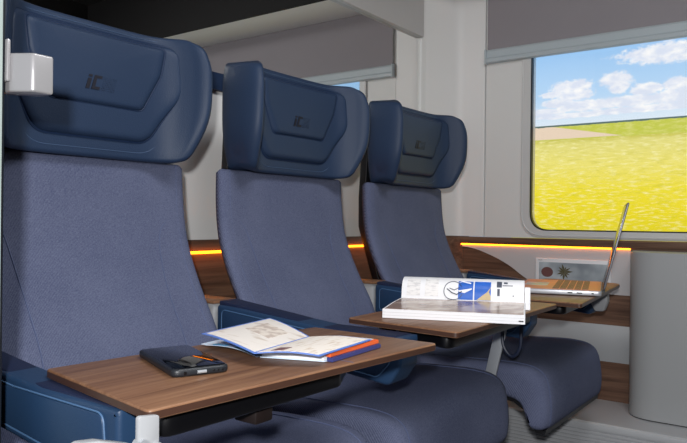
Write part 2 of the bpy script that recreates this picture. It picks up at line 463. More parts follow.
# door frame post at the left with seal and clamp
ps = thing('door_post', (.43, .86, 0), 'pale grey metal door post at the left edge of the picture', 'door post')
obj('post_body', B(.36, .418, .818, .90, 0, 2.19, bev=.003), 'post', ps)
obj('seal_strip', B(.4182, .4215, .822, .90, 0, 2.19), 'rubber', ps)
cl = thing('door_clamp', (.44, .82, 1.07), 'brushed aluminium clamp block fixed to the pale door post', 'clamp')
obj('back_plate', B(.4217, .4270, .818, .850, 1.085, 1.137, bev=.002), 'clamp', cl)
bm = bmesh.new()
pr = rpoly([(.427, .846), (.427, .822), (.443, .796), (.470, .796), (.470, .822), (.440, .846)], [.002, .006, .008, .003, .004, .004], 5)
slab(bm, [(p.x, p.y) for p in pr], 1.073, 1.121, .003, lambda p, w: (p[0], p[1], w), 3)
obj('clamp_body', bm, 'clamp', cl)
# narrow wall stub that carries the post
struct(obj('wall_left', B(.38, .42, .90, YB+.012, 0, 2.2), 'dark'))

# ------------------------------------------------------------------ seats
YF = [(.42, 1.06), (.55, 1.062), (.62, 1.072), (.68, 1.092), (.76, 1.138), (.82, 1.168), (.88, 1.19), (.96, 1.202), (1.06, 1.206), (1.30, 1.212)]
def yfront(z): return sinterp(YF, z)

HALF = [(0, 0), (.06, 0), (.12, -.003), (.155, -.012), (.182, -.032), (.202, -.058), (.215, -.080), (.228, -.090), (.241, -.082), (.249, -.058),
        (.252, -.025), (.250, .010), (.238, .036), (.21, .048), (.15, .054), (0, .056)]
FR = [(0, 0), (.06, 0), (.12, -.003), (.155, -.012), (.182, -.032), (.202, -.058), (.215, -.080)]
def wing(z):   # how far the wings stand forward at height z
    return sinterp([(1.035, .50), (1.07, .72), (1.11, .90), (1.16, 1.0), (1.24, 1.02), (1.275, .98), (1.31, .86)], z)
def wide(z): return sinterp([(1.035, .90), (1.08, .955), (1.13, .99), (1.18, 1.0), (1.26, .995), (1.31, .965)], z)
YH = 1.188
def hfront(x, z): return YH + sinterp(FR, abs(x)/wide(z))*wing(z)

def head_section(z, ins, c):
    loop = HALF + [(-x, y) for x, y in HALF[-2:0:-1]]
    pts = smoothpts([(x, y*(wing(z) if y < 0 else 1), 0) for x, y in loop], 5, True)
    w = wide(z)
    out = []
    for p in inset2([(q.x, q.y) for q in pts], ins):
        side = min(1, max(0, (abs(p[0])-.185)/.03))
        d = min(1, max(0, (-p[1]-.008)/.085))*side; k = 1-math.sqrt(max(0, 1-d*d))
        e = min(1, max(0, (abs(p[0])-.215)/.036)); k2 = 1-math.sqrt(max(0, 1-e*e))
        t = (z-1.174)/.134
        q = min(1, .75*k+.45*k2)
        out.append((c + p[0]*w*.975, YH + p[1], z - (.060*q*max(0, t)**1.6 - .080*q*max(0, -t)**1.6)))
    return out

def pad(c, outline, base, height, dome=0, rings=(1, .99, .97, .945, .92, .89, .85, .8, .7, .5, .3, .12), rim=.13):
    """raised cushion panel lying on the headrest front; outline in (x, z)"""
    bm = bmesh.new()
    cx = sum(p[0] for p in outline)/len(outline); cz = sum(p[1] for p in outline)/len(outline)
    secs = []
    for s in rings:
        t = min(1, (1-s)/rim)
        h = height*math.sqrt(1-(1-t)**2) + dome*(1-s*s)
        secs.append([(c + cx+(x-cx)*s, hfront(cx+(x-cx)*s, cz+(z-cz)*s) - base - h + (0.006 if s == 1 else 0), cz+(z-cz)*s) for x, z in outline])
    loft(bm, secs, cap=False)
    bm.verts.ensure_lookup_table()
    n = len(outline); last = list(bm.verts)[-n:]
    bm.faces.new(last)
    return bm

def make_seat(c, dyc, label, group='train seats in the row'):
    """c: centre X; dyc: how far the cushion stands back from the front line"""
    t = thing('train_seat', (c, 1.1, 0), label, 'seat', group)
    # backrest cushion
    bm = bmesh.new(); secs = []
    zs = [.44+i*.0198 for i in range(31)]
    n = len(zs)
    def sec(z, ins):
        yf = yfront(z); w = .269; th = interp([(.44, .12), (.8, .10), (1.06, .075)], z)
        base = rpoly([(-w, 0), (w, 0), (w-.075, th), (-w+.075, th)], [.022, .022, .03, .03], 6)
        # dense front so that the surface can dish slightly
        pts = []
        P = inset2([(q.x, q.y) for q in base], ins)
        out = []
        for i, q in enumerate(P):
            out.append(q)
            if q[1] < .012 and q[0] < 0 and P[(i+1) % len(P)][0] > .1:
                nx = P[(i+1) % len(P)]
                for k in range(1, 14):
                    a = k/14; xx = q[0]+(nx[0]-q[0])*a
                    dish = .010*(1-(abs(xx)/.23)**2) if abs(xx) < .23 else 0
                    side = .006*math.exp(-((abs(xx)-.17)/.02)**2)*(1 if z < .95 else 0)
                    lum = .004*math.exp(-((z-.905)/.008)**2)*(1 if abs(xx) < .12 else 0)
                    out.append(Vector((xx, q[1]+dish*.6+lum+side*.3)))
        return [(c+q[0], yf+q[1], z) for q in out]
    secs.append(sec(zs[0], .02))
    for z in zs: secs.append(sec(z, 0))
    secs.append(sec(zs[-1]+.008, .008)); secs.append(sec(zs[-1]+.010, .02))
    loft(bm, secs)
    back = obj('backrest', bm, 'fabric', t, ang=60)
    # seam threads
    for s in (-1, 1):
        pts = smoothpts([(s*.206, .93), (s*.19, .915), (s*.172, .89), (s*.162, .84), (s*.155, .76), (s*.155, .68), (s*.16, .60)], 5)
        bm = tube(bmesh.new(), [(c+p.x, yfront(p.y)+.0035, p.y) for p in pts], .0012, 5)
        obj('seam', bm, 'seam', back)
    for s in (-1, 1):
        pts = [(s*.222, 1.04-i*.02) for i in range(22)]
        bm = tube(bmesh.new(), [(c+p[0], yfront(p[1])+.0010, p[1]) for p in pts], .0012, 5)
        obj('seam', bm, 'seam', back)
    # rear shell
    bm = bmesh.new()
    ss = []
    for z in (.46, .6, .75, .9, 1.0, 1.08, 1.2):
        yf = yfront(z) + interp([(.44, .112), (.8, .092), (1.06, .068), (1.2, .058)], z)
        pr = rpoly([(-.165, 0), (.165, 0), (.155, .04), (-.155, .04)], [.002, .002, .03, .03], 4)
        ss.append([(c+p.x, yf+p.y, z) for p in pr])
    loft(bm, ss); obj('rear_shell', bm, 'shell', t)
    # headrest
    bm = bmesh.new(); ss = []; r = .009; z0, z1 = 1.040, 1.308
    for k in range(5): a = PI/2*k/4; ss.append(head_section(z0+r*(1-math.cos(a)), r*(1-math.sin(a)), c))
    for k in range(1, 14): ss.append(head_section(z0+r+(z1-z0-2*r)*k/14, 0, c))
    for k in range(5): a = PI/2*k/4; ss.append(head_section(z1-r*(1-math.sin(a)), r*(1-math.cos(a)), c))
    loft(bm, ss)
    hd = obj('headrest', bm, 'leather', t, ang=70)
    mid = rpoly([(-.183, 1.288), (-.190, 1.18), (-.125, 1.078), (.125, 1.078), (.190, 1.18), (.183, 1.288)], [.03, .085, .05, .05, .085, .03], 10)
    mid = densify(mid, .012)
    p1 = obj('outer_pad', pad(c, mid, -.002, .015, .003), 'leather', hd, ang=80)
    inn = rpoly([(-.156, 1.280), (-.146, 1.22), (-.104, 1.141), (.104, 1.141), (.146, 1.22), (.156, 1.280)], [.012, .05, .022, .022, .05, .012], 8)
    inn = densify(inn, .012)
    p2 = obj('inner_pad', pad(c, inn, .010, .013, .003, rings=(1, .99, .97, .94, .91, .88, .84, .8, .65, .45, .25, .1), rim=.14), 'leather', hd, ang=80)
    # creases round both pads, shade put into darker leather, and a piped edge along the wing
    bm = tube(bmesh.new(), [(c+x, hfront(x, z)-.0004, z) for x, z in mid], .0030, 6, True)
    obj('crease', bm, 'leather_dark', hd)
    bm = tube(bmesh.new(), [(c+x, hfront(x, z)-.0130, z) for x, z in inn], .0030, 6, True)
    obj('crease', bm, 'leather_dark', hd)
    rim = densify(rpoly([(-.203, 1.296), (-.206, 1.17), (-.135, 1.056), (.135, 1.056), (.206, 1.17), (.203, 1.296)], [.04, .09, .06, .06, .09, .04], 10), .012)
    obj('rim_piping', tube(bmesh.new(), [(c+x, hfront(x, z)-.0002, z) for x, z in rim], .0011, 6, True), 'rim', hd)
    # stamped letters: i and C, then a field of dots
    bm = bmesh.new()
    def stamp(poly):
        sk = .28
        q = [(x + (z-0)*sk, z) for x, z in poly]
        lift = .0005
        a = []; d = []
        for x, z in q:
            xx, zz = LX + x, LZ + z
            y = pady(xx, zz)
            a.append(bm.verts.new((c+xx, y-.0009, zz))); d.append(bm.verts.new((c+xx, y+.002, zz)))
        bm.faces.new(a); bm.faces.new(d[::-1])
        for i in range(len(a)): j = (i+1) % len(a); bm.faces.new((a[i], d[i], d[j], a[j]))
    LX, LZ = -.034, 1.168
    import functools
    icx = sum(p[0] for p in inn)/len(inn); icz = sum(p[1] for p in inn)/len(inn)
    def pady(x, z): return hfront(x, z) - .010 - .013 - .003*.93
    w, h = .0075, .020
    stamp([(0, 0), (w, 0), (w, h), (0, h)]); stamp([(0, h+.003), (w, h+.003), (w, h+.0075), (0, h+.0075)])
    stamp([(.012, 0), (.029, 0), (.029, .0055), (.0185, .0055), (.0185, .022), (.029, .022), (.029, .0275), (.012, .0275)])
    for i in range(9):
        for j in range(8):
            d = abs(i-4)-abs(j-3.5)
            r_ = .0005 if (abs(d) < 1.6) else .00028
            if (i*7+j*3) % 4 == 0: r_ *= .6
            X0, Z0 = .034+i*.0034, .0005+j*.0036
            stamp([(X0+r_*math.cos(a*PI/3), Z0+r_*math.sin(a*PI/3)) for a in range(6)])
    obj('stamped_logo', bm, 'logo', hd, sm=False)
    # seat cushion, long side profile lofted across
    bm = bmesh.new()
    P = [(1.17, .535), (1.00, .522), (.86, .527), (.76, .532), (.70, .532), (.655, .524), (.628, .500), (.617, .45), (.615, .405), (.620, .374),
         (.634, .364), (.650, .368), (.662, .392), (.678, .426), (.72, .440), (.80, .443), (.90, .443), (1.17, .443)]
    q = smoothpts([(y + dyc*(1 if y < .95 else 0), z, 0) for y, z in P], 4, True)
    poly = [(p.x, p.y) for p in q]
    def cf(p, w):
        dx = min(1, max(0, (abs(w-(c+.004))-.210)/.065)); k = 1-math.sqrt(max(0, 1-dx*dx))
        f = min(1, max(0, (.86+dyc-p[0])/.14))
        return (w, p[0]+.035*k*f, p[1])
    xs = []
    for k in range(6): a = PI/2*k/5; xs.append((c-.270+.022*(1-math.cos(a)), .022*(1-math.sin(a))))
    for xx in (-.24, -.23, -.22, -.21, -.20, -.12, 0, .12, .20, .21, .22, .23, .24): xs.append((c+xx, 0))
    for k in range(6): a = PI/2*k/5; xs.append((c+.279-.022*(1-math.sin(a)), .022*(1-math.cos(a))))
    loft(bm, [[cf(q, w) for q in inset2(poly, ins)] for w, ins in xs])
    cu = obj('seat_cushion', bm, 'fabric', t, ang=60)
    for s in (-1, 1):
        pts = [(y+dyc+.004, z) for y, z in ((.98, .523), (.86, .528), (.76, .5325), (.70, .5325), (.655, .5245), (.628, .5005), (.6165, .45), (.6145, .405), (.619, .376))]
        bm = tube(bmesh.new(), [(c+s*.235, p.x-.0003, p.y+.0004) for p in smoothpts([(a, b_, 0) for a, b_ in pts], 5)], .0011, 5)
        obj('seam', bm, 'seam', cu)
    # black pan under the cushion and the bracket to the wall
    bm = bmesh.new()
    P = [(1.20, .4425), (.90, .4425), (.78, .442), (.715, .438), (.676, .424), (.660, .390), (.649, .366), (.634, .362), (.628, .366), (.630, .352), (.655, .352), (.672, .380), (.690, .408), (.72, .426), (.79, .430), (1.20, .428)]
    pr = [(y+(dyc if y < 1 else 0), z) for y, z in P]
    loft(bm, [[(x, a, b_) for a, b_ in pr] for x in (c-.245, c+.240)])
    obj('cushion_pan', bm, 'shell', t, ang=30)
    bm = bmesh.new()
    for s in (-1, 1):
        box(bm, c+s*.16-.02, c+s*.16+.02, .85+dyc, YB-.006, .33, .41, bev=.004)
    box(bm, c-.2, c+.2, 1.15, YB-.006, .34, .46, bev=.01)
    obj('support_frame', bm, 'shell', t)
    return t

def densify(P, step):
    out = []
    for i in range(len(P)):
        a = Vector(P[i]); b_ = Vector(P[(i+1) % len(P)]); n = max(1, int((b_-a).length/step))
        for k in range(n):
            q = a+(b_-a)*k/n
            if not out or (q-Vector(out[-1])).length > 1e-4: out.append((q.x, q.y))
    return out

make_seat(.785, .06, 'blue train seat nearest the door post, behind the table with the phone')
make_seat(1.396, .055, 'middle blue train seat of the row of three')
make_seat(2.030, .0, 'blue train seat nearest the window, behind the table with the laptop')

# ------------------------------------------------------------------ armrests
def make_arm(x0, x1, label, wedge=True):
    t = thing('armrest', ((x0+x1)/2, .9, .6), label, 'armrest', 'armrests between the seats')
    outline = rpoly([(.640, .712), (.640, .655), (.665, .616), (.90, .640), (1.12, .645), (1.12, .731), (1.05, .728), (.80, .712)],
                    [.012, .02, .02, .05, .01, .01, .05, .05], 6)
    # keep the top just under the table leaves
    outline = [(p.x, min(p.y, .7068) if p.x < .86 else p.y-.001) for p in outline]
    bm = bmesh.new(); slab(bm, outline, x0, x1, .007, lambda p, w: (w, p[0], p[1]), 5)
    body = obj('armrest_body', bm, 'arm', t, ang=60)
    # darker padded top
    bm = bmesh.new()
    tp = [(.655, .7022), (.86, .7028), (.90, .710), (1.0, .7205), (1.115, .7320)]
    pts = [(y, z+.0060) for y, z in tp] + [(y, z-.012) for y, z in tp[::-1]]
    slab(bm, pts, x0+.005, x1-.005, .003, lambda p, w: (w, p[0], p[1]), 3)
    obj('top_pad', bm, 'arm_top', t, ang=60)
    for xs, sgn in ((x0, -1), (x1, 1)):
        pan = rpoly([(.668, .698), (.664, .660), (.690, .632), (.90, .652), (1.10, .657), (1.10, .718), (.86, .699)], [.012, .012, .018, .04, .01, .01, .03], 6)
        pan = [(p.x, p.y) for p in pan]
        a, b_ = sorted((xs-sgn*.002, xs+sgn*.0022))
        bm = bmesh.new(); slab(bm, pan, a, b_, .0015, lambda p, w: (w, p[0], p[1]), 2)
        obj('side_panel', bm, 'arm', t, ang=50)
        bm = tube(bmesh.new(), [(xs+sgn*.0012, p[0], p[1]) for p in inset2(pan, -.002)], .0012, 6, True)
        obj('piping', bm, 'piping', t)
    # recliner housing at the root
    g = obj('hinge_housing', B(x0-.004, x0+.052, 1.125, 1.215, .56, .731, bev=.004), 'white_metal', t, label='white metal hinge housing')
    for z in (.60, .69): obj('bolt', tube(bmesh.new(), [(x0-.0065, 1.15, z), (x0-.003, 1.15, z)], .004, 10), 'shell', g)
    obj('wood_cap', B(x0-.010, x0+.060, 1.118, 1.225, .731, .739, bev=.003), 'wood_table', t)
    # strut that carries the arm from the seat frame
    obj('arm_bracket', B((x0+x1)/2-.008, (x0+x1)/2+.008, 1.14, YB-.006, .60, .64, bev=.002), 'shell', t)
    return t
make_arm(.458, .511, 'blue armrest beside the white hinge bracket, nearest the door post')
make_arm(1.054, 1.120, 'blue armrest running behind the open brochure, between first and middle seats')
make_arm(1.692, 1.748, 'blue armrest between the middle seat and the window seat, behind the thick open book')
make_arm(2.305, 2.358, 'blue armrest under the laptop table, between the window seat and the heater wall')

# ------------------------------------------------------------------ folding tables
def make_table(outline, rad, seam, tray, label, lead):
    t = thing('folding_table', lead, label, 'table', 'folding tables of the seats')
    P = rpoly(outline, rad, 8)
    bm = bmesh.new()
    slab(bm, [(p.x, p.y) for p in P], .7085, .7205, .0025, lambda p, w: (p[0], p[1], w), 3)
    top = obj('tabletop', bm, 'wood_table', t, ang=40)
    bm = bmesh.new()
    e = inset2([(p.x, p.y) for p in P], -.0004)
    loft(bm, [[(p[0], p[1], z) for p in e] for z in (.7105, .7180)], cap=False)
    obj('edge_band', bm, 'tedge', top)
    if seam:
        (a, b_, c_, d_) = seam
        bm = bmesh.new()
        dx = .0009
        v = [bm.verts.new(q) for q in ((a-dx, b_, .7207), (a+dx, b_, .7207), (c_+dx, d_, .7207), (c_-dx, d_, .7207))]
        bm.faces.new(v)
        r_ = bmesh.ops.extrude_face_region(bm, geom=list(bm.faces)); bmesh.ops.translate(bm, verts=[g_ for g_ in r_['geom'] if isinstance(g_, bmesh.types.BMVert)], vec=(0, 0, -.002))
        obj('leaf_joint', bm, 'seam', top, label='thin pale joint between the leaves')
    P = rpoly(tray, .02, 5)
    bm = bmesh.new(); slab(bm, [(p.x, p.y) for p in P], .678, .7084, .006, lambda p, w: (p[0], p[1], w), 3)
    obj('under_tray', bm, 'black', t)
    return t
t1 = make_table([(.449, .577), (.990, .531), (.992, .79), (.490, .842)], .008, (.779, .5505, .782, .61),
                [(.475, .592), (.79, .580), (.93, .66), (.93, .760), (.545, .79)],
                'wooden folding table with the phone and open brochure on it', (.46, .70, .60))
t2 = make_table([(1.110, .555), (1.662, .560), (1.668, .83), (1.132, .815)], .010, None,
                [(1.145, .590), (1.60, .60), (1.60, .75), (1.20, .74)],
                'wooden folding table under the thick open book', (1.2, .7, .60))
t3 = make_table([(1.706, .515), (2.37, .585), (2.40, .85), (1.710, .86)], [.008, .055, .02, .01], None,
                [(1.78, .58), (2.27, .62), (2.27, .80), (1.78, .80)],
                'wooden folding table carrying the laptop, nearest the window', (1.8, .7, .60))
# hinge bracket of the first table
def bracket(t, x, y, flip=1):
    bm = bmesh.new()
    pr = rpoly([(0, .719), (.026, .715), (.026, .672), (.012, .665), (0, .672)], .004, 4)
    slab(bm, [(x+p.x, p.y) for p in pr], y, y+.006, .001, lambda p, w: (p[0], w, p[1]), 2)
    o = obj('hinge_plate', bm, 'white_metal', t, label='white metal hinge plate')
    for a_, b_, r_ in ((.004, .688, .007), (.022, .682, .006)):
        obj('hinge_pin', tube(bmesh.new(), [(x+a_, y-.004, b_), (x+a_, y+.008, b_)], r_, 14), 'silver', o)
    bm = bmesh.new()
    pr = rpoly([(-.078, .698), (-.066, .709), (-.045, .706), (-.005, .692), (.002, .672), (-.02, .660), (-.073, .684)], .008, 5)
    slab(bm, [(x+p.x, p.y) for p in pr], y-.002, y+.014, .003, lambda p, w: (p[0], w, p[1]), 3)
    a = obj('link_arm', bm, 'white_metal', t, label='white metal link arm')
    tb = bmesh.new(); tube(tb, [(x-.066, y-.004, .697), (x-.066, y+.003, .697)], .005, 12)
    obj('link_bolt', tb, 'silver', a)
bracket(t1, .433, .571)
obj('table_latch', B(.635, .668, .600, .640, .656, .6775, bev=.003), 'latch', t1)

# bracket of the laptop table
bm = bmesh.new()
pr = rpoly([(.602, .704), (.655, .704), (.662, .676), (.640, .634), (.612, .636), (.600, .668)], .010, 5)
slab(bm, [(p.x, p.y) for p in pr], 2.262, 2.290, .004, lambda p, w: (w, p[0], p[1]), 3)
o = obj('hinge_plate', bm, 'white_metal', t3, label='white metal hinge plate')
# slanting strut and strap of the middle table
bm = bmesh.new()
pts = [(.684, .707), (.716, .707), (.768, .47), (.738, .47)]
slab(bm, pts, 1.679, 1.688, .002, lambda p, w: (w, p[0], p[1]), 2)
bm2 = bm
obj('slanted_strut', bm2, 'silver', t2, label='silver slanted strut')
bm = bmesh.new()
lp = smoothpts([(1.6715, .700, .707), (1.668, .705, .65), (1.665, .700, .60), (1.664, .676, .576), (1.663, .655, .60), (1.662, .652, .65), (1.6715, .654, .707)], 6)
tube(bm, lp, .0046, 8)
st = obj('hanging_strap', bm, 'cable', at=(1.67, .7, .6))
tag(st, 'dark blue strap loop hanging beside the silver strut under the middle table', 'strap')

# ------------------------------------------------------------------ phone
def rotpts(pts, o, a):
    ca, sa = math.cos(a), math.sin(a)
    return [(o[0]+x*ca-y*sa, o[1]+x*sa+y*ca) for x, y in pts]
ph = thing('smartphone', (.615, .73, .7206), 'black smartphone lying on the nearest folding table', 'phone')
PO, PA = (.6205, .727), math.radians(-28)+PI/2-PI/2
PA = math.atan2(.805-.667, .616-.561) - PI/2     # long side direction
def prr(w, l, r): return rotpts([(p.x, p.y) for p in rpoly([(-w, -l), (w, -l), (w, l), (-w, l)], r, 7)], PO, PA)
bm = bmesh.new(); slab(bm, prr(.0385, .079, .012), .7208, .7312, .004, lambda p, w: (p[0], p[1], w), 5)
cs = obj('phone_case', bm, 'case', ph, ang=60)
bm = bmesh.new(); slab(bm, prr(.0355, .076, .009), .7300, .7317, .0006, lambda p, w: (p[0], p[1], w), 2)
obj('phone_screen', bm, 'screen', ph, ang=30)
def edgept(x, z): # point on the near short edge
    q = rotpts([(x, -.0792)], PO, PA)[0]; return (q[0], q[1], z)
bm = bmesh.new()
tube(bm, [edgept(-.006, .7258), edgept(.006, .7258)], .0021, 8)
obj('charging_port', bm, 'silver', cs)
for xs in (-.022, .016, .022, .028):
    bm = bmesh.new(); q = edgept(xs, .7258); d = rotpts([(0, -.0008)], (0, 0), PA)[0]
    tube(bm, [(q[0]-d[0]*2, q[1]-d[1]*2, q[2]), (q[0]+d[0], q[1]+d[1], q[2])], .0013 if xs > 0 else .0022, 8)
    obj('port_hole', bm, 'black', cs)

# ------------------------------------------------------------------ brochures on the first table
M['cream'] = speckle('cream_page_print', (233, 226, 220), (206, 192, 180), (55, 18, 1), .62)
M['cream2'] = speckle('cream_page_text', (234, 226, 218), (208, 190, 172), (30, 240, 1), .60)
M['bluep'] = mat('brochure_blue', (92, 128, 208), .4)
M['paleblue'] = mat('brochure_pale_blue', (206, 222, 240), .4)
M['teal'] = mat('brochure_teal', (36, 150, 150), .4, var=.5, vscale=40)
M['cyan'] = mat('brochure_cyan', (70, 170, 220), .4)
M['orange'] = mat('brochure_orange', (232, 104, 54), .45)
M['navy'] = mat('brochure_navy', (58, 64, 120), .45)
M['brownpic'] = mat('brochure_photo_brown', (120, 84, 84), .4, var=.5, vscale=120)

def quad_sheet(P, nx, ny, zfn, th):
    """thin curved sheet over the quadrilateral P (4 xy corners: origin, u, uv, v)"""
    bm = bmesh.new(); up = []; dn = []
    for j in range(ny+1):
        ru = []; rd = []
        for i in range(nx+1):
            u, v = i/nx, j/ny
            x = (1-u)*(1-v)*P[0][0]+u*(1-v)*P[1][0]+u*v*P[2][0]+(1-u)*v*P[3][0]
            y = (1-u)*(1-v)*P[0][1]+u*(1-v)*P[1][1]+u*v*P[2][1]+(1-u)*v*P[3][1]
            z = zfn(u, v); ru.append(bm.verts.new((x, y, z))); rd.append(bm.verts.new((x, y, z-th)))
        up.append(ru); dn.append(rd)
    for j in range(ny):
        for i in range(nx):
            bm.faces.new((up[j][i], up[j][i+1], up[j+1][i+1], up[j+1][i])); bm.faces.new((dn[j][i], dn[j+1][i], dn[j+1][i+1], dn[j][i+1]))
    for i in range(nx):
        bm.faces.new((up[0][i], dn[0][i], dn[0][i+1], up[0][i+1])); bm.faces.new((up[ny][i], up[ny][i+1], dn[ny][i+1], dn[ny][i]))
    for j in range(ny):
        bm.faces.new((up[j][0], up[j+1][0], dn[j+1][0], dn[j][0])); bm.faces.new((up[j][nx], dn[j][nx], dn[j+1][nx], up[j+1][nx]))
    return bm
def sub(P, u0, u1, v0, v1):
    def f(u, v): return ((1-u)*(1-v)*P[0][0]+u*(1-v)*P[1][0]+u*v*P[2][0]+(1-u)*v*P[3][0], (1-u)*(1-v)*P[0][1]+u*(1-v)*P[1][1]+u*v*P[2][1]+(1-u)*v*P[3][1])
    return [f(u0, v0), f(u1, v0), f(u1, v1), f(u0, v1)]

# lower booklet: spread open, right half thick with an orange and navy spine
br = thing('booklet', (.80, .68, .7206), 'thicker booklet with orange and navy edge, lying under the open cream leaflet', 'booklet')
LP = [(.712, .672), (.727, .808), (.905, .83), (.865, .685)]        # left half, u = away from fold
LP = [(.716, .676), (.872, .70), (.90, .83), (.727, .806)]
def zl(u, v): return .7222 + .006*math.sin(PI*min(1, v*1.1))*(1-.3*v) + .002*v
obj('cover', quad_sheet(LP, 8, 10, zl, .0008), 'paleblue', br)
def decal(P, u0, u1, v0, v1, zfn, m, parent, lift=.0006, name='printed_picture'):
    Q = sub(P, u0, u1, v0, v1)
    return obj(name, quad_sheet(Q, 6, 6, lambda u, v: zfn(u0+(u1-u0)*u, v0+(v1-v0)*v)+lift, .0004), m, parent)
decal(LP, .02, .12, .12, .40, zl, 'teal', br); decal(LP, .01, .10, .55, .80, zl, 'cyan', br)
RP = [(.752, .582), (.884, .588), (.872, .70), (.716, .676)]         # right half, block of pages
RP = [(.755, .584), (.893, .592), (.878, .692), (.722, .672)]
def zr(u, v): return .7335 - .006*max(0, v-.6)/.4
obj('page_block', quad_sheet(RP, 6, 8, zr, .0118), 'white', br)
obj('back_cover', quad_sheet([(.753, .580), (.897, .588), (.882, .694), (.718, .672)], 6, 6, lambda u, v: .7228, .0014), 'paleblue', br)
# cover edge curled up round the near fore edge with a teal photo below the leaflet
decal(RP, .0, .30, .35, .98, lambda u, v: zr(u, v)+.0005, 'teal', br)
def strip(y0, y1, z0, z1, m, nm):
    bm = bmesh.new()
    a = (.757, .580); c_ = (.893, .588)
    vs = []
    for (px, py) in (a, c_):
        for yy in (y0, y1):
            for zz in (z0, z1): vs.append(bm.verts.new((px, py+yy, zz)))
    for f in ((0, 1, 3, 2), (4, 6, 7, 5), (0, 4, 5, 1), (2, 3, 7, 6), (0, 2, 6, 4), (1, 5, 7, 3)): bm.faces.new([vs[i] for i in f])
    bmesh.ops.bevel(bm, geom=list(bm.edges), offset=.001, segments=2, affect='EDGES')
    return obj(nm, bm, m, br)
strip(-.010, .001, .7212, .7275, 'navy', 'spine_band'); strip(-.006, .003, .7278, .7338, 'orange', 'spine_band')

# open leaflet on top, two cream pages with blue rims
le = thing('leaflet', (.78, .68, .735), 'open leaflet with cream pages and blue border lying on top of the thicker booklet', 'leaflet')
LL = [(.672, .640), (.822, .664), (.880, .802), (.695, .770)]
def zll(u, v): return .7385 + .010*math.sin(PI*.55*v) + .0*u
RR = [(.722, .566), (.872, .582), (.822, .664), (.672, .640)]
def zrr(u, v): return .7365 + .0035*math.sin(PI*v)*1 + .002*v
pgl = obj('page', quad_sheet(LL, 8, 12, zll, .0010), 'bluep', le); pgr = obj('page', quad_sheet(RR, 8, 12, zrr, .0010), 'bluep', le)
decal(LL, .03, .97, .02, .94, zll, 'cream', pgl, name='printed_sheet'); decal(RR, .03, .97, .04, .98, zrr, 'cream2', pgr, name='printed_sheet')
decal(LL, .45, .80, .25, .75, zll, speckle('faint_map', (228, 218, 208), (196, 180, 170), (60, 60, 1), .5), pgl, .0011)
decal(RR, .06, .22, .62, .80, zrr, 'brownpic', pgr, .0011)

# ------------------------------------------------------------------ thick open book on the middle table
bk = thing('open_book', (1.3, .64, .7206), 'thick open book with curled glossy pages on the middle folding table', 'book')
BO = Vector((1.172, .756)); E1 = Vector((.357, -.934)); E2 = Vector((.934, .357)); BL, BD = .283, .205
def bp(a, d): q = BO + E1*a + E2*d; return (q.x, q.y)
def prism(bm, prof, a0, a1, ins=None):
    """prof in (d, z); extruded along the book's long side"""
    loft(bm, [[(*bp(a, d), z) for d, z in prof] for a in (a0, a1)])
    return bm
blk = prism(bmesh.new(), [(0, .7215), (0, .7395), (.10, .7410), (BD, .7400), (BD, .7215)], 0, BL)
obj('page_block', blk, 'white', bk, ang=20)
M['glosspage'] = speckle('glossy_photo_page', (150, 124, 108), (196, 178, 164), (9, 14, 2), .5, rough=.22)  # brown photo tone with the curled page's reflection painted in
obj('printed_page', prism(bmesh.new(), [(.004, .7397), (.004, .7402), (.10, .7417), (BD-.002, .7407), (BD-.002, .7400)], .004, BL-.003), 'glosspage', bk, ang=20)
for k, zz in enumerate((.7270, .7330)):
    obj('page_gap', prism(bmesh.new(), [(-.0003, zz), (-.0003, zz+.0005), (.002, zz+.0005), (.002, zz)], .002, BL-.002), 'panel', bk)
obj('fore_edge_mark', prism(bmesh.new(), [(-.0006, .7262), (-.0006, .7286), (.002, .7286), (.002, .7262)], BL-.012, BL-.003), 'black', bk)
CUR = [(BD-.004, .7395), (BD-.001, .748), (BD+.002, .760), (BD+.008, .773), (BD+.020, .783), (BD+.040, .787), (BD+.070, .782), (BD+.10, .768), (BD+.13, .750), (BD+.15, .738)]
cur = [(p.x, p.y) for p in smoothpts([(a, b_, 0) for a, b_ in CUR], 5)]
prof = cur + [(BD+.15, .7215), (BD, .7215)]
obj('curled_pages', prism(bmesh.new(), prof, .002, BL-.003), 'white', bk, ang=60)
def curl_patch(a0, a1, t0, t1, m, name='printed_picture', lift=.0006, poly=None):
    """a along the long side (0..1), t along the rising page (0..1 covers the visible face)"""
    bm = bmesh.new(); n = 6; rows = []
    L = 24   # curve points over the visible face
    def cp(t):
        f = t*L; i = min(int(f), len(cur)-2); w = f-i
        d = cur[i][0]*(1-w)+cur[i+1][0]*w; z = cur[i][1]*(1-w)+cur[i+1][1]*w
        tx, tz = cur[i+1][0]-cur[i][0], cur[i+1][1]-cur[i][1]; l = math.hypot(tx, tz)
        return d - tz/l*lift, z + tx/l*lift
    if poly:
        vs = [bm.verts.new((*bp(BL*a, cp(t)[0]), cp(t)[1])) for a, t in poly]; bm.faces.new(vs)
    else:
        for j in range(n+1):
            t = t0+(t1-t0)*j/n; d, z = cp(t)
            rows.append([bm.verts.new((*bp(BL*(a0+(a1-a0)*i/3), d), z)) for i in range(4)])
        for j in range(n):
            for i in range(3): bm.faces.new((rows[j][i], rows[j][i+1], rows[j+1][i+1], rows[j+1][i]))
    return obj(name, bm, m, bk)
M['textp'] = speckle('faint_print_lines', (232, 230, 230), (206, 204, 206), (60, 60, 330), .55)
M['bluepic'] = mat('blue_beach_photo', (38, 96, 190), .35, var=.6, vscale=22)
M['sand'] = mat('sand_photo', (190, 170, 130), .35, var=.2, vscale=30)
M['greyink'] = mat('grey_ink', (70, 76, 92), .5)
curl_patch(.05, .16, .20, .85, 'textp', 'printed_column'); curl_patch(.20, .31, .20, .85, 'textp', 'printed_column')
curl_patch(.47, .59, .08, .80, 'bluepic'); curl_patch(.60, .73, .08, .80, 'bluepic', lift=.0007)
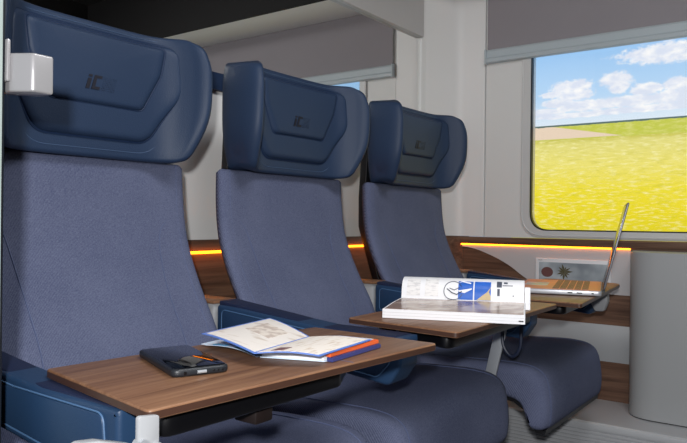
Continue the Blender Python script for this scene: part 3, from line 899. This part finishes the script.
curl_patch(0, 0, 0, 0, 'sand', poly=[(.62, .09), (.73, .09), (.73, .60), (.70, .42), (.66, .28)], lift=.0012)
curl_patch(0, 0, 0, 0, 'white', poly=[(.44, .62), (.50, .80), (.57, .74), (.58, .50), (.52, .36), (.47, .42)], lift=.0012)
# grey hoop drawing
def curl_line(pts, r):
    bm = bmesh.new(); L = 24; out = []
    for a, t in pts:
        f = max(0, min(t*L, len(cur)-2.001)); i = int(f); w = f-i
        d = cur[i][0]*(1-w)+cur[i+1][0]*w; z = cur[i][1]*(1-w)+cur[i+1][1]*w
        out.append((*bp(BL*a, d-.0007), z+.0003))
    tube(bm, out, r, 5); return obj('printed_hoop', bm, 'greyink', bk)
curl_line([(.43+.075*math.cos(a*PI/12+.5), .42+.36*math.sin(a*PI/12+.5)) for a in range(22)], .0009)
curl_line([(.38, .5), (.42, .36), (.46, .30), (.50, .42)], .0013); curl_line([(.40, .52), (.44, .46), (.48, .56)], .0009)
curl_patch(.775, .815, .60, .84, 'greyink', 'printed_block'); curl_patch(.83, .86, .74, .82, 'greyink', 'printed_block')
curl_patch(.78, .80, .30, .55, 'greyink', 'printed_block'); curl_patch(.82, .90, .66, .69, 'greyink', 'printed_block'); curl_patch(.90, .91, .30, .34, 'greyink', 'printed_block')
# loose page edges seen at the near end
bm = prism(bmesh.new(), [(BD+.02, .722), (BD+.03, .772), (BD+.034, .772), (BD+.028, .722)], BL-.002, BL+.010)
obj('loose_page', bm, 'white', bk)

# ------------------------------------------------------------------ laptop
lt = thing('laptop', (2.03, .66, .7206), 'open silver laptop seen edge-on, standing on the table by the window', 'laptop')
LO = Vector((1.888, .516)); U1 = Vector((.965, .262)); U2 = Vector((-.262, .965)); LW, LD = .325, .228
def lp2(a, b_): q = LO+U1*a+U2*b_; return (q.x, q.y)
def lslab(a0, a1, b0, b1, z0, z1, r, rim, m, name, parent, label=None):
    P = rpoly([lp2(a0, b0), lp2(a1, b0), lp2(a1, b1), lp2(a0, b1)], r, 5)
    bm = bmesh.new(); slab(bm, [(p.x, p.y) for p in P], z0, z1, rim, lambda p, w: (p[0], p[1], w), 3)
    return obj(name, bm, m, parent, label, ang=50)
lb = lslab(0, LW, 0, LD, .7225, .7365, .010, .003, 'alu_side', 'laptop_base', lt)
lslab(.003, LW-.003, .003, LD-.003, .7355, .7369, .008, .0004, 'alu', 'palm_rest', lt)
bm = bmesh.new()
for r_ in range(5):
    for k in range(14):
        a0 = .020 + k*.0205; b0 = .035+r_*.0195
        p = [lp2(a0, b0), lp2(a0+.0175, b0), lp2(a0+.0175, b0+.0165), lp2(a0, b0+.0165)]
        loft(bm, [[(*q, z) for q in p] for z in (.7362, .7382)])
obj('keyboard', bm, 'key', lt, sm=False)
lslab(.11, .215, .150, .215, .7366, .7372, .004, .0002, 'alu_side', 'touchpad', lt)
for (b0, b1) in ((.050, .064), (.075, .088), (.020, .026)):
    p = [lp2(-.0006, b0), lp2(.003, b0), lp2(.003, b1), lp2(-.0006, b1)]
    obj('side_port', loft(bmesh.new(), [[(*q, z) for q in p] for z in (.7275, .7315)]), 'black', lb)
for a in (.03, LW-.03):
    for b_ in (.03, LD-.02):
        q = lp2(a, b_); obj('rubber_foot', tube(bmesh.new(), [(*q, .7206), (*q, .7227)], .006, 10), 'shell', lt)
# lid tilted back over the hinge
TILT = math.radians(14)
def lidpt(a, h, th):  # h up the lid, th thickness backwards
    q = lp2(a, -.002 - h*math.sin(TILT) - th*math.cos(TILT)); return (q[0], q[1], .738 + h*math.cos(TILT) - th*math.sin(TILT))
def lidslab(a0, a1, h0, h1, t0, t1, r, rim, m, name, parent, label=None):
    P = rpoly([(a0, h0), (a1, h0), (a1, h1), (a0, h1)], r, 5)
    bm = bmesh.new(); slab(bm, [(p.x, p.y) for p in P], t0, t1, rim, lambda p, w: lidpt(p[0], p[1], w), 3)
    return obj(name, bm, m, parent, label, ang=50)
ld = lidslab(0, LW, 0, .246, 0, .0055, .008, .0015, 'lidmetal', 'laptop_lid', lt)
lidslab(.006, LW-.006, .006, .240, -.0008, .0005, .005, .0002, 'lcd', 'laptop_screen', lt)
bm = bmesh.new(); tube(bm, [lidpt(.02, -.003, .003), lidpt(LW-.02, -.003, .003)], .0045, 10)
obj('hinge', bm, 'shell', lt)

# white-framed picture on the panel behind the laptop
pf = thing('framed_photo', (XW-.012, .83, .66), 'small white-framed landscape photo on the grey wall panel behind the laptop', 'picture')
P = rpoly([(.692, .664), (.983, .664), (.983, .779), (.692, .779)], .003, 3)
bm = bmesh.new(); slab(bm, [(p.x, p.y) for p in P], XW-.020, XW-.0115, .0015, lambda p, w: (w, p[0], p[1]), 2)
obj('white_frame', bm, 'white', pf)
def photo_mat():
    m, nt, b = newmat('plant_photo')
    tc = nt.nodes.new('ShaderNodeTexCoord')
    n = nt.nodes.new('ShaderNodeTexNoise'); n.inputs['Scale'].default_value = 14; nt.links.new(tc.outputs['Object'], n.inputs['Vector'])
    nt.links.new(ramp(nt, n.outputs['Fac'], ((.3, (132, 140, 148)), (.7, (186, 194, 200)))), b.inputs['Base Color']); b.inputs['Roughness'].default_value = .3
    return m
obj('photo_print', B(XW-.0206, XW-.0198, .705, .968, .676, .764), photo_mat(), pf, sm=False)
bm = bmesh.new()
for k in range(11):   # plant in the photo: thin leaves from one centre
    a = 2*PI*k/11+.2; r_ = .026+.005*(k % 3); cy, cz = .868, .728
    v = [(XW-.0210, cy, cz), (XW-.0210, cy+r_*.5*math.cos(a+.25), cz+r_*.5*math.sin(a+.25)), (XW-.0210, cy+r_*math.cos(a), cz+r_*math.sin(a)*.9), (XW-.0210, cy+r_*.5*math.cos(a-.25), cz+r_*.5*math.sin(a-.25))]
    bm.faces.new([bm.verts.new(q) for q in v])
obj('pictured_leaves', bm, mat('photo_leaf', (86, 78, 44), .4), pf)
bm = bmesh.new()
bm.faces.new([bm.verts.new((XW-.0209, .935+.024*math.cos(a*PI/8), .725+.020*math.sin(a*PI/8))) for a in range(16)])
obj('pictured_pot', bm, mat('photo_red', (110, 74, 72), .4), pf)
obj('frame_mark', B(XW-.0206, XW-.0199, .955, .972, .7705, .7725), 'greyink', pf, sm=False)

# ------------------------------------------------------------------ lights
def area(name, loc, target, size, power, col=(1, 1, 1), sy=None):
    l = bpy.data.lights.new(name, 'AREA'); l.energy = power; l.color = col; l.size = size
    if sy: l.shape = 'RECTANGLE'; l.size_y = sy
    o = bpy.data.objects.new(name, l); COL.objects.link(o); o.location = loc
    o.rotation_euler = (Vector(target)-Vector(loc)).to_track_quat('-Z', 'Y').to_euler()
    return o
area('camera_flash', (-.12, -.05, 1.04), (2.2, .9, 1.05), .05, 21, (1, .995, .98))
area('ceiling_lamp', (1.0, .1, 2.18), (1.2, .5, 0), 1.1, 29, (1, 1, 1), .7)  # unseen fill below the ceiling, added to supply ambient light
W = bpy.data.worlds.new('hall'); S.world = W; W.use_nodes = True
W.node_tree.nodes['Background'].inputs[0].default_value = (.80, .86, 1, 1); W.node_tree.nodes['Background'].inputs[1].default_value = .38

# ------------------------------------------------------------------ camera
yaw, roll, pit = math.radians(36.2), math.radians(.64), math.radians(-.085)
F0 = Vector((math.cos(yaw), math.sin(yaw), 0)); R0 = Vector((math.sin(yaw), -math.cos(yaw), 0)); U0 = Vector((0, 0, 1))
F = F0*math.cos(pit)+U0*math.sin(pit); U1_ = U0*math.cos(pit)-F0*math.sin(pit)
Rv = R0*math.cos(roll)+U1_*math.sin(roll); Uv = U1_*math.cos(roll)-R0*math.sin(roll)
cam = bpy.data.cameras.new('camera'); co = bpy.data.objects.new('camera', cam); COL.objects.link(co)
cam.sensor_width = 36; cam.lens = 678/687*36; cam.clip_start = .02
mtx = Matrix((Rv, Uv, -F)).transposed().to_4x4(); mtx.translation = Vector((0, 0, .92))
co.matrix_world = mtx
S.camera = co
S.view_settings.view_transform = 'Standard'; S.view_settings.look = 'None'; S.view_settings.gamma = 1
S.view_settings.exposure = 0
S.cycles.max_bounces = 8; S.cycles.diffuse_bounces = 4; S.cycles.glossy_bounces = 4
